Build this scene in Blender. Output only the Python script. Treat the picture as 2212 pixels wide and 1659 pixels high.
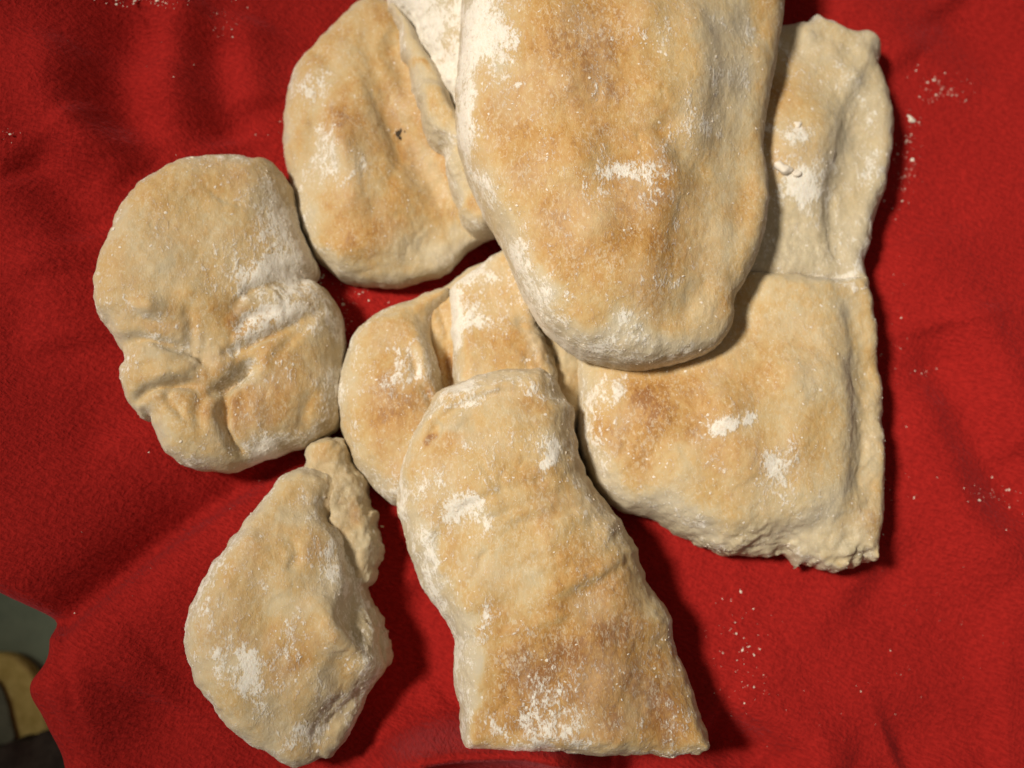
import bpy, math, random
import numpy as np
from mathutils import Vector

# ------------------------------------------------------------------ camera
for o in list(bpy.data.objects):
    bpy.data.objects.remove(o, do_unlink=True)
sc = bpy.context.scene
COL = sc.collection
PW, PH = 2212.0, 1659.0                      # tracing grid used for the outlines
HFOV = math.radians(52.0)
TILT = math.radians(11.0)
TGT = np.array([0.0, 0.0, 0.02])
DIST = 0.41
FWD = np.array([0.0, math.sin(TILT), -math.cos(TILT)])
UP = np.array([0.0, math.cos(TILT), math.sin(TILT)])
RIGHT = np.array([1.0, 0.0, 0.0])
CAM = TGT - FWD * DIST
TH = math.tan(HFOV / 2)

cd = bpy.data.cameras.new('camera')
cam = bpy.data.objects.new('camera', cd); COL.objects.link(cam)
cam.location = CAM; cam.rotation_euler = (TILT, 0, 0)
cd.sensor_fit = 'HORIZONTAL'; cd.angle = HFOV
cd.clip_start = 0.01; cd.clip_end = 20
cd.dof.use_dof = True; cd.dof.focus_distance = 0.365; cd.dof.aperture_fstop = 6.5
sc.camera = cam

# ------------------------------------------------------------------ light
w = bpy.data.worlds.new('World'); sc.world = w; w.use_nodes = True
bg = w.node_tree.nodes['Background']
bg.inputs[0].default_value = (1.0, 0.90, 0.78, 1); bg.inputs[1].default_value = 0.132

def lamp(name, loc, target, power, size, color, cone):
    l = bpy.data.lights.new(name, 'SPOT'); l.shadow_soft_size = size
    l.spot_size = math.radians(cone); l.spot_blend = 1.0
    l.energy = power; l.color = color
    o = bpy.data.objects.new(name, l); COL.objects.link(o)
    o.location = loc
    o.rotation_euler = (Vector(target) - Vector(loc)).to_track_quat('-Z', 'Y').to_euler()
    return o
lamp('shaded_lamp', (-1.06, 0.16, 2.00), (0.080, 0.030, 0.03), 286, 0.175, (1.0, 0.935, 0.81), 19.8)

sc.view_settings.view_transform = 'Standard'
sc.view_settings.look = 'None'
sc.view_settings.exposure = 0.0
sc.view_settings.gamma = 1.0
sc.view_settings.use_curve_mapping = False

# ------------------------------------------------------------------ numeric helpers
def unproj(px, py, z):
    """tracing point -> world xy on the level z (z may be an array)"""
    px = np.asarray(px, float); py = np.asarray(py, float); z = np.asarray(z, float)
    sx = (px - PW / 2) / (PW / 2) * TH
    sy = (PH / 2 - py) / (PW / 2) * TH
    dx = sx; dy = sy * UP[1] + FWD[1]; dz = sy * UP[2] + FWD[2]
    t = (z - CAM[2]) / dz
    return CAM[0] + t * dx, CAM[1] + t * dy

def proj(P):
    d = P - CAM
    f = d @ FWD
    return PW / 2 + (d @ RIGHT) / f / TH * PW / 2, PH / 2 - (d @ UP) / f / TH * PW / 2

_rs = np.random.RandomState(7)
_PERM = _rs.permutation(512)
_PERM = np.concatenate([_PERM, _PERM, _PERM])
_GV = _rs.rand(2048) * 2 - 1

def _hash(i, j, k):
    return _GV[_PERM[_PERM[_PERM[i & 511] + (j & 511)] + (k & 511)]]

def noise3(x, y, z):
    xi = np.floor(x).astype(int); yi = np.floor(y).astype(int); zi = np.floor(z).astype(int)
    u = x - xi; v = y - yi; t = z - zi
    u = u * u * u * (u * (u * 6 - 15) + 10); v = v * v * v * (v * (v * 6 - 15) + 10); t = t * t * t * (t * (t * 6 - 15) + 10)
    r = 0
    for a in (0, 1):
        wa = u if a else 1 - u
        for b in (0, 1):
            wb = v if b else 1 - v
            for c in (0, 1):
                wc = t if c else 1 - t
                r = r + wa * wb * wc * _hash(xi + a, yi + b, zi + c)
    return r

def fbm(x, y, z, f, octs=3, gain=0.5, seed=0.0):
    r = 0; a = 1.0
    for o in range(octs):
        r = r + a * noise3(x * f + seed * 7.3 + o * 11.1, y * f + seed * 3.1 + 5.7 * o, z * f + seed)
        f *= 2.03; a *= gain
    return r

def catmull(pts, closed=True, n=6):
    P = np.asarray(pts, float); N = len(P); out = []
    rng = range(N) if closed else range(N - 1)
    for i in rng:
        if closed:
            p0, p1, p2, p3 = P[i - 1], P[i], P[(i + 1) % N], P[(i + 2) % N]
        else:
            p0, p1, p2, p3 = P[max(i - 1, 0)], P[i], P[i + 1], P[min(i + 2, N - 1)]
        for k in range(n):
            t = k / n
            out.append(0.5 * ((2 * p1) + (p2 - p0) * t + (2 * p0 - 5 * p1 + 4 * p2 - p3) * t * t + (3 * p1 - p0 - 3 * p2 + p3) * t ** 3))
    if not closed:
        out.append(P[-1])
    return np.array(out)

def seg_dist(X, Y, poly, closed):
    """unsigned distance to a polyline, signed side (+ left of travel), 0..1 position"""
    best = np.full(X.shape, 1e9); side = np.zeros(X.shape); tt = np.zeros(X.shape)
    n = len(poly); m = n if closed else n - 1
    for i in range(m):
        a = poly[i]; b = poly[(i + 1) % n]
        d = b - a; L = d @ d
        if L < 1e-14: continue
        t = np.clip(((X - a[0]) * d[0] + (Y - a[1]) * d[1]) / L, 0, 1)
        qx = X - a[0] - t * d[0]; qy = Y - a[1] - t * d[1]
        D = qx * qx + qy * qy
        k = D < best
        best = np.where(k, D, best)
        side = np.where(k, d[0] * qy - d[1] * qx, side)
        tt = np.where(k, (i + t) / m, tt)
    return np.sqrt(best), np.sign(side), tt

def inside(X, Y, poly):
    c = np.zeros(X.shape, bool); n = len(poly)
    for i in range(n):
        x1, y1 = poly[i]; x2, y2 = poly[(i + 1) % n]
        if y1 == y2: continue
        k = ((y1 > Y) != (y2 > Y)) & (X < (x2 - x1) * (Y - y1) / (y2 - y1) + x1)
        c ^= k
    return c

def blur(F, n):
    for _ in range(n):
        G = F.copy()
        G[1:-1] = (F[:-2] + 2 * F[1:-1] + F[2:]) / 4
        F = G.copy()
        F[:, 1:-1] = (G[:, :-2] + 2 * G[:, 1:-1] + G[:, 2:]) / 4
    return F

def surface_nets(F, org, h):
    nx, ny, nz = F.shape
    S = F < 0
    c = [(0,0,0),(1,0,0),(0,1,0),(1,1,0),(0,0,1),(1,0,1),(0,1,1),(1,1,1)]
    E = [(0,1),(2,3),(4,5),(6,7),(0,2),(1,3),(4,6),(5,7),(0,4),(1,5),(2,6),(3,7)]
    def cor(A, i):
        a, b, d = c[i]
        return A[a:nx - 1 + a, b:ny - 1 + b, d:nz - 1 + d]
    cnt = sum(cor(S, i).astype(np.int8) for i in range(8))
    act = (cnt > 0) & (cnt < 8)
    I, J, K = np.nonzero(act)
    idx = np.full(act.shape, -1, np.int64); idx[act] = np.arange(len(I))
    V = [F[I + a, J + b, K + d] for a, b, d in c]
    acc = np.zeros((len(I), 3)); num = np.zeros(len(I))
    for a, b in E:
        va, vb = V[a], V[b]
        m = (va < 0) != (vb < 0)
        t = np.where(m, va / np.where(m, va - vb, 1), 0)
        pa = np.array(c[a], float); pb = np.array(c[b], float)
        acc += np.where(m[:, None], pa + t[:, None] * (pb - pa), 0); num += m
    P = (acc / num[:, None] + np.stack([I, J, K], 1)) * h + org
    Q = []
    for ax in range(3):
        sl0 = [slice(1, -1)] * 3; sl1 = [slice(1, -1)] * 3
        sl0[ax] = slice(0, -1); sl1[ax] = slice(1, None)
        A = S[tuple(sl0)]; B = S[tuple(sl1)]
        ch = A != B
        i, j, k = np.nonzero(ch)
        off = [1, 1, 1]; off[ax] = 0
        g = np.stack([i + off[0], j + off[1], k + off[2]], 1)
        b1, b2 = (ax + 1) % 3, (ax + 2) % 3
        e1 = np.zeros(3, int); e1[b1] = 1
        e2 = np.zeros(3, int); e2[b2] = 1
        def at(q): return idx[q[:, 0], q[:, 1], q[:, 2]]
        q = np.stack([at(g - e1 - e2), at(g - e2), at(g), at(g - e1)], 1)
        fl = ~A[i, j, k]
        q[fl] = q[fl][:, ::-1]
        Q.append(q)
    Q = np.concatenate(Q)
    Q = Q[(Q >= 0).all(1)]
    return P, Q

def normals(P, Q):
    n = np.cross(P[Q[:, 2]] - P[Q[:, 0]], P[Q[:, 3]] - P[Q[:, 1]])
    N = np.zeros_like(P)
    for k in range(4):
        for a in range(3):
            N[:, a] += np.bincount(Q[:, k], n[:, a], len(P))
    return N / np.maximum(np.linalg.norm(N, axis=1, keepdims=True), 1e-12)

def smooth(P, Q, it=2, lam=0.5):
    for _ in range(it):
        A = np.zeros_like(P); c = np.zeros(len(P))
        for k in range(4):
            for k2 in ((k + 1) % 4, (k + 3) % 4):
                for a in range(3):
                    A[:, a] += np.bincount(Q[:, k], P[Q[:, k2], a], len(P))
                c += np.bincount(Q[:, k], minlength=len(P))
        P = P + lam * (A / c[:, None] - P)
    return P

def mesh_obj(name, P, Q, mat, parent=None, attrs=None, tri=False):
    me = bpy.data.meshes.new(name)
    k = 3 if tri else 4
    P = np.ascontiguousarray(P, np.float32); Q = np.ascontiguousarray(Q, np.int32)
    me.vertices.add(len(P)); me.vertices.foreach_set('co', P.ravel())
    me.loops.add(len(Q) * k); me.loops.foreach_set('vertex_index', Q.ravel())
    me.polygons.add(len(Q)); me.polygons.foreach_set('loop_start', np.arange(0, len(Q) * k, k, dtype=np.int32))
    me.polygons.foreach_set('use_smooth', np.ones(len(Q), bool))
    me.update(calc_edges=True)
    for a, v in (attrs or {}).items():
        at = me.attributes.new(a, 'FLOAT', 'POINT')
        at.data.foreach_set('value', np.ascontiguousarray(v, np.float32))
    if mat: me.materials.append(mat)
    o = bpy.data.objects.new(name, me); COL.objects.link(o)
    if parent is not None: o.parent = parent
    return o

def tag(o, label=None, cat=None, group=None, kind=None):
    if label: o['label'] = label
    if cat: o['category'] = cat
    if group: o['group'] = group
    if kind: o['kind'] = kind
    return o

def empty(name, label, cat, group=None):
    o = bpy.data.objects.new(name, None); COL.objects.link(o)
    o.empty_display_size = 0.02
    return tag(o, label, cat, group)

# ------------------------------------------------------------------ materials
def new_mat(name):
    m = bpy.data.materials.new(name); m.use_nodes = True
    nt = m.node_tree; b = nt.nodes['Principled BSDF']
    return m, nt, b

def N(nt, t, **kw):
    n = nt.nodes.new(t)
    for k, v in kw.items():
        if k.startswith('i_'): n.inputs[k[2:].replace('_', ' ')].default_value = v
        else: setattr(n, k, v)
    return n

def math_n(nt, op, a, b=None, c=None, clamp=False):
    n = nt.nodes.new('ShaderNodeMath'); n.operation = op; n.use_clamp = clamp
    for i, v in enumerate((a, b, c)):
        if v is None: continue
        if isinstance(v, (int, float)): n.inputs[i].default_value = v
        else: nt.links.new(v, n.inputs[i])
    return n.outputs[0]

def ramp(nt, src, lo, hi, a=0.0, b=1.0):
    n = nt.nodes.new('ShaderNodeMapRange'); n.interpolation_type = 'SMOOTHSTEP'
    n.inputs[1].default_value = lo; n.inputs[2].default_value = hi
    n.inputs[3].default_value = a; n.inputs[4].default_value = b
    nt.links.new(src, n.inputs[0]); return n.outputs[0]

def mix(nt, f, a, b):
    n = nt.nodes.new('ShaderNodeMix'); n.data_type = 'RGBA'
    for s, v in ((n.inputs[0], f), (n.inputs[6], a), (n.inputs[7], b)):
        if isinstance(v, tuple): s.default_value = (*v, 1)
        elif isinstance(v, (int, float)): s.default_value = v
        else: nt.links.new(v, s)
    return n.outputs[2]

def noise_n(nt, vec, scale, detail=3, rough=0.55, dist=0.0):
    n = nt.nodes.new('ShaderNodeTexNoise')
    n.inputs['Scale'].default_value = scale; n.inputs['Detail'].default_value = detail
    n.inputs['Roughness'].default_value = rough; n.inputs['Distortion'].default_value = dist
    nt.links.new(vec, n.inputs['Vector']); return n.outputs['Fac']

def bread_material():
    m, nt, b = new_mat('bread_crust')
    L = nt.links.new
    co = N(nt, 'ShaderNodeTexCoord').outputs['Object']
    def attr(n):
        a = nt.nodes.new('ShaderNodeAttribute'); a.attribute_name = n; return a.outputs['Fac']
    toast, flour, crumb, char = attr('toast'), attr('flour'), attr('crumb'), attr('char')
    # slightly stretched coordinates: the skin of the dough is drawn out along the loaf
    mp = N(nt, 'ShaderNodeMapping'); L(co, mp.inputs[0]); mp.inputs['Scale'].default_value = (1.0, 0.62, 1.0)
    mp.inputs['Rotation'].default_value = (0, 0, 0.9)
    cs = mp.outputs[0]
    n_big = noise_n(nt, co, 70, 4, 0.6, 0.6)
    n_mid = noise_n(nt, cs, 330, 4, 0.65, 0.5)
    n_fine = noise_n(nt, cs, 1050, 3, 0.7, 0.3)
    n_grain = noise_n(nt, co, 2600, 2, 0.6)
    # browning
    t = math_n(nt, 'ADD', toast, math_n(nt, 'MULTIPLY', math_n(nt, 'SUBTRACT', n_big, 0.5), 0.50))
    t = math_n(nt, 'ADD', t, math_n(nt, 'MULTIPLY', math_n(nt, 'SUBTRACT', n_mid, 0.5), 0.60))
    t = math_n(nt, 'ADD', t, math_n(nt, 'MULTIPLY', math_n(nt, 'SUBTRACT', n_fine, 0.5), 0.42), clamp=True)
    cr = N(nt, 'ShaderNodeValToRGB')
    e = cr.color_ramp.elements
    e[0].position = 0.0; e[0].color = (0.540, 0.458, 0.325, 1)
    e[1].position = 1.0; e[1].color = (0.280, 0.118, 0.031, 1)
    for p, c in ((0.28, (0.562, 0.440, 0.258, 1)), (0.52, (0.545, 0.362, 0.155, 1)), (0.76, (0.470, 0.252, 0.075, 1))):
        k = e.new(p); k.color = c
    L(t, cr.inputs[0])
    col = cr.outputs[0]
    # torn crumb: creamy, slightly grey green
    cc = mix(nt, ramp(nt, n_mid, 0.35, 0.7), (0.45, 0.37, 0.235), (0.63, 0.53, 0.36))
    col = mix(nt, crumb, col, cc)
    # flour: soft film + crisp specks
    n_fl = noise_n(nt, cs, 900, 2, 0.65, 1.0)
    pale = math_n(nt, 'MULTIPLY', ramp(nt, math_n(nt, 'ADD', n_fl, math_n(nt, 'MULTIPLY', math_n(nt, 'SUBTRACT', n_big, 0.5), 0.35)), 0.50, 0.70), 0.46)
    col = mix(nt, pale, col, (0.680, 0.590, 0.440))
    pore = ramp(nt, noise_n(nt, co, 520, 2, 0.5, 0.4), 0.70, 0.80, 0.0, 0.25)
    col = mix(nt, pore, col, (0.30, 0.145, 0.045))
    dust = math_n(nt, 'MULTIPLY', ramp(nt, noise_n(nt, co, 46, 4, 0.6, 0.8), 0.38, 0.66), math_n(nt, 'ADD', 0.06, math_n(nt, 'MULTIPLY', flour, 0.50)), clamp=True)
    dust = math_n(nt, 'MULTIPLY', dust, ramp(nt, n_fine, 0.3, 0.6, 0.45, 1.0))
    col = mix(nt, dust, col, (0.640, 0.560, 0.460))
    g = math_n(nt, 'ADD', math_n(nt, 'MULTIPLY', n_fine, 0.50), math_n(nt, 'MULTIPLY', n_mid, 0.50))
    ff = ramp(nt, math_n(nt, 'ADD', math_n(nt, 'MULTIPLY', flour, 0.60), g), 0.705, 0.840)
    ff = math_n(nt, 'MULTIPLY', ff, ramp(nt, n_fl, 0.25, 0.6, 0.62, 1.0)); speck = ff
    fc = mix(nt, n_grain, (0.70, 0.63, 0.53), (0.90, 0.86, 0.79))
    col = mix(nt, ff, col, fc)
    col = mix(nt, char, col, (0.02, 0.012, 0.006))
    L(col, b.inputs['Base Color'])
    # gloss: toasted crust has a dull sheen, flour none
    r = math_n(nt, 'SUBTRACT', 0.70, math_n(nt, 'MULTIPLY', t, 0.18))
    r = math_n(nt, 'ADD', r, math_n(nt, 'MULTIPLY', ff, 0.35), clamp=True)
    L(r, b.inputs['Roughness'])
    b.inputs['Specular IOR Level'].default_value = 0.26
    b.inputs['Subsurface Weight'].default_value = 0.06
    b.inputs['Subsurface Radius'].default_value = (1.0, 0.55, 0.28)
    b.inputs['Subsurface Scale'].default_value = 0.003
    # fine relief
    hgt = math_n(nt, 'ADD', math_n(nt, 'MULTIPLY', n_fine, 0.6), math_n(nt, 'MULTIPLY', n_mid, 0.9))
    hgt = math_n(nt, 'ADD', hgt, math_n(nt, 'MULTIPLY', n_grain, 0.28))
    hgt = math_n(nt, 'ADD', hgt, math_n(nt, 'MULTIPLY', speck, 0.35))
    bp = N(nt, 'ShaderNodeBump'); bp.inputs['Strength'].default_value = 0.7; bp.inputs['Distance'].default_value = 0.00045
    L(hgt, bp.inputs['Height']); L(bp.outputs[0], b.inputs['Normal'])
    return m

def flour_material():
    m, nt, b = new_mat('flour')
    co = N(nt, 'ShaderNodeTexCoord').outputs['Object']
    n = noise_n(nt, co, 900, 3)
    c = mix(nt, n, (0.66, 0.55, 0.42), (0.86, 0.80, 0.72))
    nt.links.new(c, b.inputs['Base Color']); b.inputs['Roughness'].default_value = 0.95
    b.inputs['Specular IOR Level'].default_value = 0.1
    return m

def cloth_material():
    m, nt, b = new_mat('red_knit')
    L = nt.links.new
    uv = nt.nodes.new('ShaderNodeUVMap').outputs[0]
    co = N(nt, 'ShaderNodeTexCoord').outputs['Object']
    # fine knit: rows of small loops, a little wobbly
    wob = N(nt, 'ShaderNodeTexNoise'); wob.inputs['Scale'].default_value = 26; L(uv, wob.inputs['Vector'])
    sub = N(nt, 'ShaderNodeVectorMath', operation='SUBTRACT'); L(wob.outputs['Color'], sub.inputs[0]); sub.inputs[1].default_value = (0.5, 0.5, 0.5)
    scl = N(nt, 'ShaderNodeVectorMath', operation='SCALE'); L(sub.outputs[0], scl.inputs[0]); scl.inputs['Scale'].default_value = 0.006
    add = N(nt, 'ShaderNodeVectorMath', operation='ADD'); L(uv, add.inputs[0]); L(scl.outputs[0], add.inputs[1])
    mp = N(nt, 'ShaderNodeMapping'); L(add.outputs[0], mp.inputs[0]); mp.inputs['Rotation'].default_value = (0, 0, math.radians(24))
    sx = N(nt, 'ShaderNodeSeparateXYZ'); L(mp.outputs[0], sx.inputs[0])
    def thread(sx_, sy_):
        m2 = N(nt, 'ShaderNodeMapping'); L(mp.outputs[0], m2.inputs[0]); m2.inputs['Scale'].default_value = (sx_, sy_, 1)
        return noise_n(nt, m2.outputs[0], 1.0, 1, 0.5, 0.25)
    wy = thread(380, 950); wx = thread(820, 420)
    knit = math_n(nt, 'MULTIPLY', math_n(nt, 'SUBTRACT', math_n(nt, 'ADD', math_n(nt, 'MULTIPLY', wy, 0.65), math_n(nt, 'MULTIPLY', wx, 0.35)), 0.5), 4.0)
    fuzz = noise_n(nt, co, 1300, 3, 0.75)
    big = noise_n(nt, co, 22, 3, 0.55)
    c = mix(nt, big, (0.350, 0.0135, 0.0105), (0.420, 0.0180, 0.0140))
    c = mix(nt, ramp(nt, math_n(nt, 'ADD', knit, math_n(nt, 'MULTIPLY', fuzz, 1.2)), -0.2, 1.5, 0.50, 0.0), c, (0.15, 0.004, 0.004))  # gaps of the knit darkened in the colour, as shade between loops
    c = mix(nt, ramp(nt, fuzz, 0.55, 0.8, 0.0, 0.12), c, (0.46, 0.055, 0.045))
    L(c, b.inputs['Base Color'])
    b.inputs['Roughness'].default_value = 0.92
    b.inputs['Specular IOR Level'].default_value = 0.12
    b.inputs['Sheen Weight'].default_value = 0.20
    b.inputs['Sheen Roughness'].default_value = 0.32
    b.inputs['Sheen Tint'].default_value = (1.0, 0.22, 0.26, 1)
    h = math_n(nt, 'ADD', knit, math_n(nt, 'MULTIPLY', fuzz, 1.3))
    bp = N(nt, 'ShaderNodeBump'); bp.inputs['Strength'].default_value = 0.8; bp.inputs['Distance'].default_value = 0.00034
    L(h, bp.inputs['Height']); L(bp.outputs[0], b.inputs['Normal'])
    return m

def noisy_material(name, c1, c2, scale, rough=0.85, bump=0.3, dist=0.001, detail=4):
    m, nt, b = new_mat(name)
    co = N(nt, 'ShaderNodeTexCoord').outputs['Object']
    n = noise_n(nt, co, scale, detail, 0.6)
    n2 = noise_n(nt, co, scale * 6, 3, 0.6)
    f = math_n(nt, 'ADD', math_n(nt, 'MULTIPLY', n, 0.6), math_n(nt, 'MULTIPLY', n2, 0.4))
    nt.links.new(mix(nt, ramp(nt, f, 0.3, 0.7), c1, c2), b.inputs['Base Color'])
    b.inputs['Roughness'].default_value = rough
    b.inputs['Specular IOR Level'].default_value = 0.2
    bp = N(nt, 'ShaderNodeBump'); bp.inputs['Strength'].default_value = bump; bp.inputs['Distance'].default_value = dist
    nt.links.new(n2, bp.inputs['Height']); nt.links.new(bp.outputs[0], b.inputs['Normal'])
    return m

M_BREAD = bread_material(); M_FLOUR = flour_material(); M_CLOTH = cloth_material()

# ------------------------------------------------------------------ the red cloth
def bowl(x, y):
    u = -x - 0.085
    z = 0.50 * (np.sqrt(u * u + 0.0025) + u) / 2 + 0.30 * np.maximum(0, x - 0.10) ** 2 - 0.004
    return z + 0.35 * np.maximum(0, y - 0.11) ** 2 + 2.2 * np.maximum(0, -x - 0.06) * np.maximum(0, y - 0.06)

def wpts(pts, z=0.0, n=5, closed=False):
    P = catmull(pts, closed, n) if len(pts) > 2 else np.asarray(pts, float)
    x, y = unproj(P[:, 0], P[:, 1], z)
    return np.stack([x, y], 1)

# (points, half-width m, height m, kind)  r = ridge/groove, s = step raised on the left of travel
CLOTH_FOLDS = [
    ([(640, 990), (520, 1085), (400, 1170), (270, 1285), (180, 1370), (110, 1434), (60, 1480)], 0.034, 0.0115, 's'),
    ([(600, 985), (480, 1075), (380, 1150), (250, 1265), (165, 1345), (95, 1410)], 0.0085, -0.0060, 'r'),
    ([(60, 1400), (230, 1270), (330, 1150), (420, 1040)], 0.014, -0.0060, 'r'),
    ([(800, 1680), (930, 1640), (1050, 1629), (1170, 1636), (1340, 1690)], 0.0062, 0.026, 'r', 0.036),
    ([(1290, 1690), (1420, 1668), (1560, 1640), (1640, 1690)], 0.012, -0.006, 'r'),
    ([(1535, 1570), (1600, 1600), (1680, 1640), (1740, 1690)], 0.012, -0.0075, 'r'),
    ([(1560, 1535), (1640, 1570), (1760, 1630), (1850, 1690)], 0.012, 0.004, 'r'),
    ([(470, 60), (430, 140), (425, 220), (450, 330)], 0.014, 0.0085, 'r'),
    ([(360, 90), (300, 170), (290, 250), (330, 350)], 0.015, -0.0085, 'r'),
    ([(200, 130), (170, 220), (190, 300), (250, 390)], 0.013, 0.0060, 'r'),
    ([(500, 130), (490, 210), (505, 300), (530, 350)], 0.012, -0.0060, 'r'),
    ([(575, 90), (565, 190), (590, 280)], 0.010, 0.0050, 'r'),
    ([(-40, 120), (120, 80), (260, 60), (420, 70)], 0.018, -0.0060, 'r'),
    ([(-40, 20), (150, 10), (330, 15), (480, 40)], 0.013, 0.0035, 'r'),
    ([(190, 290), (240, 340), (300, 400)], 0.009, 0.0050, 'r'),
    ([(70, 350), (130, 420), (180, 520)], 0.012, -0.0050, 'r'),
    ([(20, 390), (60, 470), (100, 600)], 0.014, 0.0040, 'r'),
    ([(150, 560), (130, 650), (150, 760)], 0.016, 0.0035, 'r'),
    ([(-20, 700), (90, 760), (190, 860), (240, 960)], 0.020, -0.0035, 'r'),
    ([(300, 1020), (360, 960), (420, 1030)], 0.012, 0.0020, 'r'),
    ([(2020, 700), (2090, 860), (2160, 1010), (2240, 1160)], 0.016, -0.0055, 'r'),
    ([(2090, 640), (2160, 820), (2240, 990)], 0.014, 0.0040, 'r'),
    ([(1980, 780), (2050, 960), (2130, 1120), (2220, 1260)], 0.016, 0.0035, 'r'),
    ([(1880, 1230), (1960, 1300), (2060, 1370), (2200, 1420)], 0.022, -0.0040, 'r'),
    ([(1960, 500), (2010, 620), (2040, 720)], 0.022, 0.0030, 'r'),
    ([(1820, -20), (1900, 50), (1980, 130)], 0.018, 0.0030, 'r'),
    ([(2060, -20), (2130, 60), (2230, 140)], 0.018, -0.0035, 'r'),
    ([(1940, 1640), (2060, 1600), (2200, 1610)], 0.016, -0.0050, 'r'),
    ([(350, 1500), (300, 1580), (270, 1680)], 0.018, -0.0040, 'r'),
    ([(180, 1500), (260, 1480), (350, 1420)], 0.015, 0.0025, 'r'),
    ([(880, 1250), (900, 1400), (910, 1560)], 0.018, -0.0040, 'r'),
    ([(840, 1640), (900, 1560), (960, 1500)], 0.012, 0.0022, 'r'),
]

def cloth_height(X, Y):
    Z = bowl(X, Y)
    for pts, wd, ht, kind, *zz in CLOTH_FOLDS:
        p = wpts(pts, zz[0] if zz else max(.004, .055 * (1 - sum(q[0] for q in pts) / len(pts) / 560)), 4); px_left = pts[0][0] < 800
        m = (X > p[:, 0].min() - 3.2 * wd) & (X < p[:, 0].max() + 3.2 * wd) & (Y > p[:, 1].min() - 3.2 * wd) & (Y < p[:, 1].max() + 3.2 * wd)
        if not m.any(): continue
        d, s, t = seg_dist(X[m], Y[m], p, False)
        ends = np.clip(np.minimum(t, 1 - t) / 0.22, 0, 1); ends = ends * ends * (3 - 2 * ends)
        if kind == 'r':
            Z[m] += ht * (1.2 if px_left else 1.7) * np.exp(-(d / wd) ** 2) * (0.25 + 0.75 * ends)
        else:
            sd = d * s
            v = np.where(sd > 0, np.exp(-(sd / wd) ** 2), np.exp(-(sd / 0.0050) ** 2))
            Z[m] += ht * v * (0.3 + 0.7 * ends)
    Z += 0.0016 * fbm(X, Y, 0 * X, 17, 3, 0.5, 2.0) + 0.00025 * fbm(X, Y, 0 * X, 130, 2, 0.5, 5.0)
    return Z

RIM = [(-420, 900), (-260, 1090), (-120, 1205), (-45, 1255), (0, 1281), (31, 1310), (68, 1332), (85, 1362), (95, 1396), (106, 1432), (86, 1457),
       (64, 1489), (62, 1513), (76, 1549), (88, 1601), (105, 1654), (118, 1720), (135, 1850)]

def build_cloth():
    rim = catmull(RIM, False, 6)
    rx, ry = unproj(rim[:, 0], rim[:, 1], 0.052)
    o = np.argsort(-ry); rx, ry = rx[o], ry[o]
    h = 0.0013
    ys = np.arange(0.235, -0.200, -h)
    xr = np.interp(-ys, -ry, rx)
    xr = np.where(ys > ry.max(), rx[0] - (ys - ry.max()) * 0.9, xr)
    xr = np.convolve(np.pad(xr, 3, mode='edge'), np.ones(7) / 7, mode='valid')
    xr = np.maximum(xr, -0.30)
    us = np.concatenate([-np.array([0.20, 0.15, 0.11, 0.08, 0.06, 0.045, 0.034, 0.026, 0.020, 0.0155, 0.012, 0.009, 0.0068, 0.005, 0.0036, 0.0024, 0.0012]),
                         np.arange(0, 1.0001, 0.0030)])
    XR = 0.265
    U, Yv = np.meshgrid(us, ys, indexing='ij')
    XRr = np.broadcast_to(xr, U.shape)
    r = 0.010
    up = np.clip(U, 0, 1)
    X = XRr + up * (XR - XRr)
    Z = cloth_height(X, Yv)
    # roll the fabric over the rim and let it hang
    d = np.clip(-U, 0, None)
    X = X - r * (1 - np.exp(-d / r))
    Z = Z - (d - r * (1 - np.exp(-d / r)))
    din = up * (XR - XRr)
    Z = Z - 0.0045 * np.exp(-din / 0.0045) * (U >= 0) - 0.0045 * (U < 0)
    P = np.stack([X, Yv, Z], -1).reshape(-1, 3)
    nu, nv = U.shape
    i, j = np.meshgrid(np.arange(nu - 1), np.arange(nv - 1), indexing='ij')
    a = (i * nv + j).ravel()
    Q = np.stack([a, a + 1, a + nv + 1, a + nv], 1)
    n = np.cross(P[Q[0, 2]] - P[Q[0, 0]], P[Q[0, 3]] - P[Q[0, 1]])
    ob = mesh_obj('red_cloth', P, Q, M_CLOTH)
    me = ob.data
    uvl = me.uv_layers.new(name='UVMap')
    arc = np.where(U >= 0, X, XRr + U)
    uv = np.stack([arc, Yv], -1).reshape(-1, 2)[Q.ravel()]
    uvl.data.foreach_set('uv', np.ascontiguousarray(uv, np.float32).ravel())
    sol = ob.modifiers.new('thickness', 'SOLIDIFY'); sol.thickness = 0.0012; sol.offset = -1
    me.update()
    if me.polygons[len(me.polygons) // 2].normal.z < 0:
        me.flip_normals()
    tag(ob, 'rumpled red knit cloth spread under all the bread pieces', 'cloth')
    return ob
build_cloth()

# ------------------------------------------------------------------ bread
def shepard(hints, z_of, X, Y, pw=2.4):
    num = 0; den = 0
    for px, py, v in hints:
        x, y = unproj(px, py, z_of)
        wgt = 1.0 / (((X - x) ** 2 + (Y - y) ** 2) + 0.00006) ** (pw / 2)
        num = num + wgt * v; den = den + wgt
    return num / den

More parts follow.
